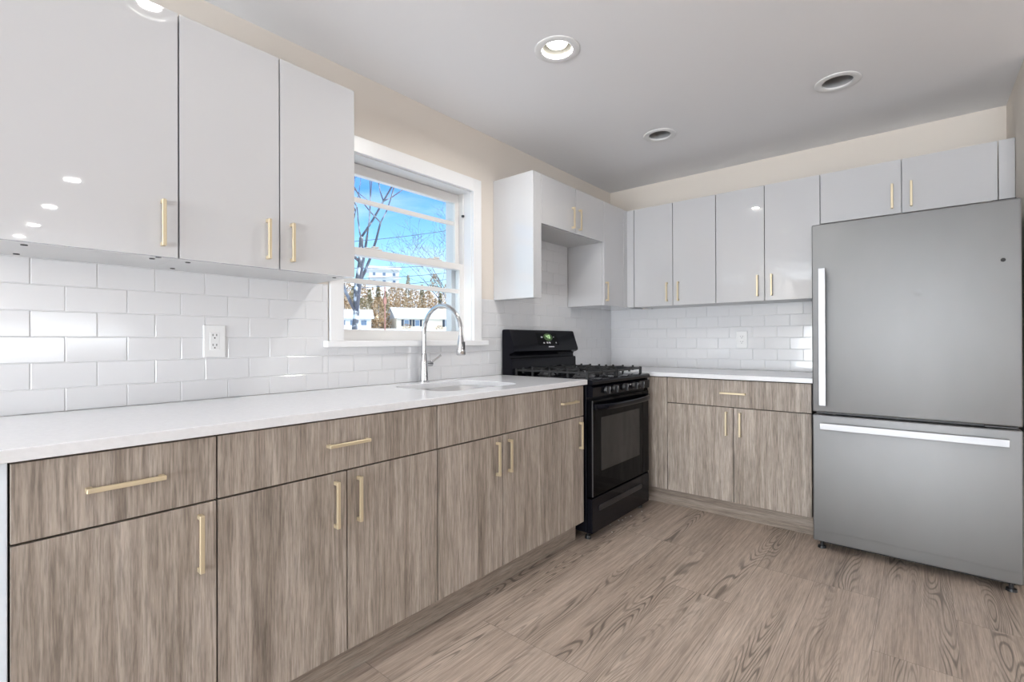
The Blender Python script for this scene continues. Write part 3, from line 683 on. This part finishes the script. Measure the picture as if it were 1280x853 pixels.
# ------------------------------------------------------------------ ceiling lights
LBL = ['lit white recessed ceiling light in front of the window', 'dark empty recessed ceiling light nearest the corner above the range', 'dark empty recessed ceiling light above the front of the refrigerator', 'lit recessed ceiling light reflected in the nearest wall cabinet at top left']
for (x, y, on), lb in zip(CANS, LBL):
    t = thing('recessed_light', lb, 'ceiling light', (x, y, H), 'recessed ceiling lights')
    MB().lathe((x, y, H), [(.102, -.0005), (.101, -.004), (.094, -.0065), (.072, -.0050), (.068, -.0035), (.067, .004)], 48).build('trim_ring', M['canwhite'], t, 50)
    if on:
        MB().lathe((x, y, H), [(.067, .004), (.064, .045), (.060, .075)], 40).build('baffle', M['baffle'], t, 50)
        MB().lathe((x, y, H), [(.0001, .018), (.026, .019), (.042, .022), (.047, .028), (.047, .036), (.0001, .038)], 40).build('lens', M['lens'], t, 50)
        light('lamp_glow', 'AREA', (x, y, H+.016), CAN_E*(5.5 if y > -3 else .5), WARM, aim=(0, 0, -1), shape='DISK', size=.078)
    else:
        MB().lathe((x, y, H), [(.067, .004), (.067, .120), (.0001, .120)], 40).build('housing', M['candark'], t, 50)
        MB().cyl((x+.01, y+.01, H+.118), (x+.01, y+.01, H+.06), .022, .018, 18).box((x-.045, y-.004, H+.03), (x-.040, y+.004, H+.10)).box((x+.040, y-.004, H+.02), (x+.046, y+.004, H+.09)).build('socket', M['slot'], t, 40)
for x, y in FARCANS:
    light('lamp_glow', 'AREA', (x, y, H-.012), CAN_E, WARM, aim=(0, 0, -1), shape='DISK', size=.10)

# ------------------------------------------------------------------ outdoors, beyond the window
def O(dy, t, z): return Vector((2.098-t, -3.8705+dy*t, z))
# snowy rise
m = MB(); prof = [(3.0, -1.2), (12, -.2), (30, 1.6), (60, 2.85), (88, 3.9), (98, 4.4), (108, 6.0), (122, 14), (140, 19.8), (190, 24)]
rows = []
for t_, z_ in prof:
    rows.append([m.bm.verts.new((2.098-t_, -3.87+dy*t_, z_+(0 if t_ < 60 else .3*math.sin(dy*9+t_)))) for dy in [x_*.1 for x_ in range(-4, 26)]])
for p, q in zip(rows, rows[1:]):
    for k in range(len(p)-1): m.bm.faces.new((p[k], p[k+1], q[k+1], q[k]))
ground = m.build('ground_outside', M['snow'], None, 180); ground['kind'] = 'structure'

def house(label, c, yaw, w, d, hz, rise, siding, wins, levels=1, over=.5):
    """w along local x (front), d deep; c is the middle of the front wall's foot."""
    t = thing('house', label, 'house', c)
    ca, sa = math.cos(yaw), math.sin(yaw); c = Vector(c)
    def P(x, y, z): return c+Vector((x*ca-y*sa, x*sa+y*ca, z))
    m = MB(); m.prism([(-w/2, 0), (w/2, 0), (w/2, d), (-w/2, d)], lambda p, q, s: P(p, q, s), -1.5, hz)
    m.build('walls', siding, t)
    m = MB(); o = over
    m.prism([(-o, hz-.10), (d/2, hz+rise), (d+o, hz-.10), (d+o, hz+.12), (d/2, hz+rise+.28), (-o, hz+.12)], lambda p, q, s: P(s, p, q), -w/2-o, w/2+o)
    m.prism([(0, hz-.05), (d, hz-.05), (d/2, hz+rise)], lambda p, q, s: P(s, p, q), -w/2, w/2)
    m.build('roof', M['snow'], t)
    for x, z, ww, hh, sh in wins:
        f = MB(); f.prism([(x-ww/2-.1, z-.1), (x+ww/2+.1, z-.1), (x+ww/2+.1, z+hh+.1), (x-ww/2-.1, z+hh+.1)], lambda p, q, s: P(p, s, q), -.05, .02)
        f = f.build('window', M['trim'], t)
        g_ = MB(); g_.prism([(x-ww/2, z), (x+ww/2, z), (x+ww/2, z+hh), (x-ww/2, z+hh)], lambda p, q, s: P(p, s, q), -.09, -.04); g_.build('pane', M['hpane'], f)
        if sh:
            for s_ in (-1, 1):
                xx = x+s_*(ww/2+.38); q_ = MB(); q_.prism([(xx-.24, z-.1), (xx+.24, z-.1), (xx+.24, z+hh+.1), (xx-.24, z+hh+.1)], lambda p, q, s: P(p, s, q), -.10, .02); q_.build('shutter', M['shutter'], t)
    return t
fyaw = math.radians(66)
house('cream house with dark shutters and snow-covered roof outside, right in the window', O(.862, 84, 3.75), fyaw, 16.4, 8.5, 2.55, 2.3, M['siding'], [(-6.0, .85, 1.0, 1.25, True), (-3.6, .85, .9, 1.25, True), (3.6, .8, 1.4, 1.4, True)])
house('small white house with snowy roof outside, low at the left of the window', O(.622, 80, 3.5), math.radians(62), 6.4, 5.0, 2.0, 1.5, M['siding2'], [(-1.9, .7, 1.0, .9, False), (0, .7, 1.0, .9, False), (1.9, .7, 1.0, .9, False)])
th = house('tall white three-level house with snowy roof on the hill, high in the window', O(.707, 135, 19.8), math.radians(58), 9.5, 9.0, 5.2, 1.4, M['siding2'], [(-3.2, .6, .9, 1.0, False), (0, .6, .9, 1.0, False), (3.2, .6, .9, 1.0, False), (-3.2, 3.1, .9, 1.0, False), (0, 3.1, .9, 1.0, False), (3.2, 3.1, .9, 1.0, False)], over=.9)
m = MB(); c_ = O(.707, 135, 19.8); ca, sa = math.cos(math.radians(58)), math.sin(math.radians(58))
m.prism([(-5.4, -.9), (5.4, -.9), (5.4, .2), (-5.4, .2)], lambda p, q, s: c_+Vector((p*ca-q*sa, p*sa+q*ca, s)), 2.35, 2.6); m.build('porch_roof', M['snow'], th)

def tube_tree(m, p, d, ln, r, depth, rnd, spread=.55, kids=3, rise=.12):
    pts = [p]; rad = [r]; q = p.copy(); dd = d.copy()
    for k in range(4):
        dd = (dd+Vector((rnd.uniform(-1, 1), rnd.uniform(-1, 1), rnd.uniform(-.5, .8)))*.10+Vector((0, 0, rise*.25))).normalized()
        q = q+dd*ln/4; pts.append(q.copy()); rad.append(r*(1-.42*(k+1)/4))
    m.tube(pts, rad, 6 if depth > 1 else 4)
    if depth <= 0: return
    for k in range(kids):
        i = rnd.choice((2, 3, 4, 4)); ax = Vector((rnd.uniform(-1, 1), rnd.uniform(-1, 1), rnd.uniform(-.3, .7))).normalized()
        nd = (dd*(1-spread)+ax*spread).normalized()
        tube_tree(m, pts[i].copy(), nd, ln*rnd.uniform(.6, .82), max(rad[i]*.72, .008), depth-1, rnd, spread, kids, rise)
def bare_tree(label, base, d, ln, r, seed, depth, kids=3, spread=.55):
    rnd = random.Random(seed); t = thing('bare_tree', label, 'tree', base)
    m = MB(); base = Vector(base); d = Vector(d).normalized()
    pts = [base+d*ln*k/5+Vector((rnd.uniform(-.05, .05), rnd.uniform(-.05, .05), 0))*ln*.2*(k > 0) for k in range(6)]; rad = [r*(1-.09*k) for k in range(6)]
    m.tube(pts, rad, 9); m.build('trunk', M['bark'], t, 180)
    m = MB()
    for k in range(kids+3):
        i = 2+k % 4; ax = Vector((rnd.uniform(-1, 1), rnd.uniform(-1, 1), rnd.uniform(0, .9))).normalized()
        tube_tree(m, pts[i].copy(), (d*.45+ax*.55).normalized(), ln*rnd.uniform(.5, .7), rad[i]*.6, depth, rnd, spread, kids)
    m.build('branches', M['twig'], t, 180)
bare_tree('large bare snow-dusted tree outside at the left of the window', O(.615, 17, .2), (-.05, .13, 1), 5.2, .15, 5, 3, 2, .5)
bare_tree('bare tree with thin twigs rising against the sky at the right of the window', O(.93, 34, 1.4), (.02, -.05, 1), 6.2, .10, 12, 4)
def bush(name, label, c, rx, rz, mt, seed, n, cone):
    """Foliage of many short sprays round a trunk."""
    rnd = random.Random(seed); t = thing(name, label, 'tree', c); c = Vector(c)
    MB().tube([c-Vector((0, 0, .5)), c+Vector((0, 0, rz*.9))], [rx*.07, rx*.02], 7).build('trunk', M['bark'], t)
    m = MB()
    for k in range(n):
        h = rnd.random()**(.8 if cone else .9); a_ = rnd.uniform(0, 2*math.pi)
        R_ = rx*((1-h)*.95+.05 if cone else math.sqrt(max(.05, 1-(2*h-1)**2)))*rnd.uniform(.55, 1.05)
        p = c+Vector((R_*math.cos(a_), R_*math.sin(a_), h*rz)); s = rnd.uniform(.25, .62)*(rx/3.2)
        out = Vector((math.cos(a_), math.sin(a_), rnd.uniform(-.6, .3) if cone else rnd.uniform(-.4, .8))).normalized()
        sd = out.cross(Vector((0, 0, 1))).normalized(); up = sd.cross(out)
        tip = m.bm.verts.new(p+out*s*1.3); b0 = [m.bm.verts.new(p+sd*s*.7*x_+up*s*.35*y_) for x_, y_ in ((1, 0), (-.3, 1), (-.8, -.4), (.2, -1))]
        for q in range(4): m.bm.faces.new((tip, b0[q], b0[(q+1) % 4]))
        m.bm.faces.new(b0[::-1])
    m.build('foliage', mt, t)
    return t
rnd = random.Random(44)
GREEN = ('snowy green conifer in the dense wood rising behind the houses outside', 'conifers behind the houses outside')
BROWN = ('brown winter tree dusted with snow in the wood behind the houses outside', 'brown trees behind the houses outside')
rows = [(91, 3.6, .600, .0455, 9, 1.68, (6.0, 7.5)), (99, 4.4, .622, .0445, 9, 1.75, (9.0, 11.5)), (106.5, 5.6, .600, .045, 10, 1.9, (10.5, 14.0))]
for ri, (t_, zb_, d0, st, n_, rx, (h0, h1)) in enumerate(rows):
    for k in range(n_):
        dy = d0+st*k
        if ri == 0 and dy > .735: continue
        rz = rnd.uniform(h0, h1); gold = dy > .83 and ri == 2
        if gold: rz = 15.0 if dy < .9 else 12.5
        if ri == 2 and .65 < dy < .76: rz = 10.2
        kd = (not gold) and ri > 0 and rnd.random() < .35
        bush('conifer_tree' if kd else 'leafy_tree', (GREEN if kd else BROWN)[0], O(dy, t_, zb_), rx, rz, M['conifer'] if kd or (ri == 0 and k % 2) else M['brownleaf'], 60+ri*20+k, 900, kd)['group'] = (GREEN if kd else BROWN)[1]
for i, (dy, w) in enumerate(((.775, 1.0), (.885, .9), (.935, .8))):
    bush('snowy_shrub', ['low snowy shrub before the left corner of the cream house', 'low snowy shrub before the middle of the cream house', 'low snowy shrub before the right end of the cream house'][i], O(dy, 77, 3.3), w*.9, 1.2, M['brownleaf'], 90+i, 160, False)
# tangled undergrowth on the hillside between the trees
m = MB(); rnd = random.Random(9)
for k in range(3600):
    t_ = rnd.uniform(89.5, 121); dy = rnd.uniform(.55, 1.05)
    if t_ < 94 and dy > .73: continue
    zg = 3.8 if t_ < 94 else (4.2+(t_-98)*.16 if t_ < 108 else 6.0+(t_-108)*.57)
    p = O(dy, t_, zg+rnd.random()**1.3*3.6); sz = rnd.uniform(.35, .8)
    d_ = Vector((rnd.uniform(-1, 1), rnd.uniform(-1, 1), rnd.uniform(-.2, 1.4))).normalized(); sd = d_.orthogonal().normalized(); up = sd.cross(d_)
    tip = m.bm.verts.new(p+d_*sz*1.4); b0 = [m.bm.verts.new(p+sd*sz*.6*x_+up*sz*.4*y_) for x_, y_ in ((1, 0), (-.5, 1), (-.5, -1))]
    for q in range(3): m.bm.faces.new((tip, b0[q], b0[(q+1) % 3]))
    m.bm.faces.new(b0[::-1])
m.build('undergrowth', M['brownleaf'], ground)['kind'] = 'stuff'
p_ = O(.709, 58, 2.4)
pl = thing('utility_pole', 'thin reddish utility pole standing outside in the middle of the window', 'pole', p_)
MB().cyl(p_, p_+Vector((0, 0, 6.6)), .11, .08, 10).build('shaft', M['pole'], pl)
MB().box(p_+Vector((-.1, -.22, 4.1)), p_+Vector((.1, .22, 5.0))).build('sign_box', M['pole'], pl)
for (d0, z0_, d1, z1_, tt, lb) in ((.59, 11.1, .95, 16.0, 40, 'highest of the overhead wires outside the window'), (.66, 8.9, 1.0, 12.0, 40, 'second highest of the overhead wires outside the window'), (.66, 7.9, 1.0, 11.0, 40, 'third highest of the overhead wires outside the window'), (.66, 7.0, 1.0, 10.3, 40, 'lowest of the overhead wires outside the window')):
    a_, b_ = O(d0-.2, tt, z0_-(z1_-z0_)*.55), O(d1+.2, tt+6, z1_+(z1_-z0_)*.55)
    pts = [a_.lerp(b_, k/16)-Vector((0, 0, .6*math.sin(math.pi*k/16))) for k in range(17)]
    w_ = MB().tube(pts, .030, 5).build('overhead_wire', M['wire'], None, None, pts[8]); tag(w_, lb, 'wire', 'overhead wires')

# pale crumbs of debris left on the floor before the range
rnd = random.Random(5)
for i, (cx_, cy_, r_) in enumerate(((.645, -1.205, .0035), (.652, -1.110, .0055), (.664, -1.085, .0045), (.658, -1.030, .0035), (.676, -.990, .0045), (.708, -1.300, .0035), (.690, -.860, .0040))):
    m = MB(); bmesh.ops.create_icosphere(m.bm, subdivisions=1, radius=r_)
    for v in m.bm.verts: v.co = Vector((v.co.x*rnd.uniform(.7, 1.4), v.co.y*rnd.uniform(.7, 1.4), v.co.z*rnd.uniform(.4, .8)))
    lo = min(v.co.z for v in m.bm.verts); bmesh.ops.translate(m.bm, verts=m.bm.verts, vec=(cx_, cy_, -lo))
    c_ = m.build('crumb', M['plate'], None, None, (cx_, cy_, 0)); tag(c_, 'tiny pale crumb on the floor in front of the black range', 'crumb', 'crumbs before the range')
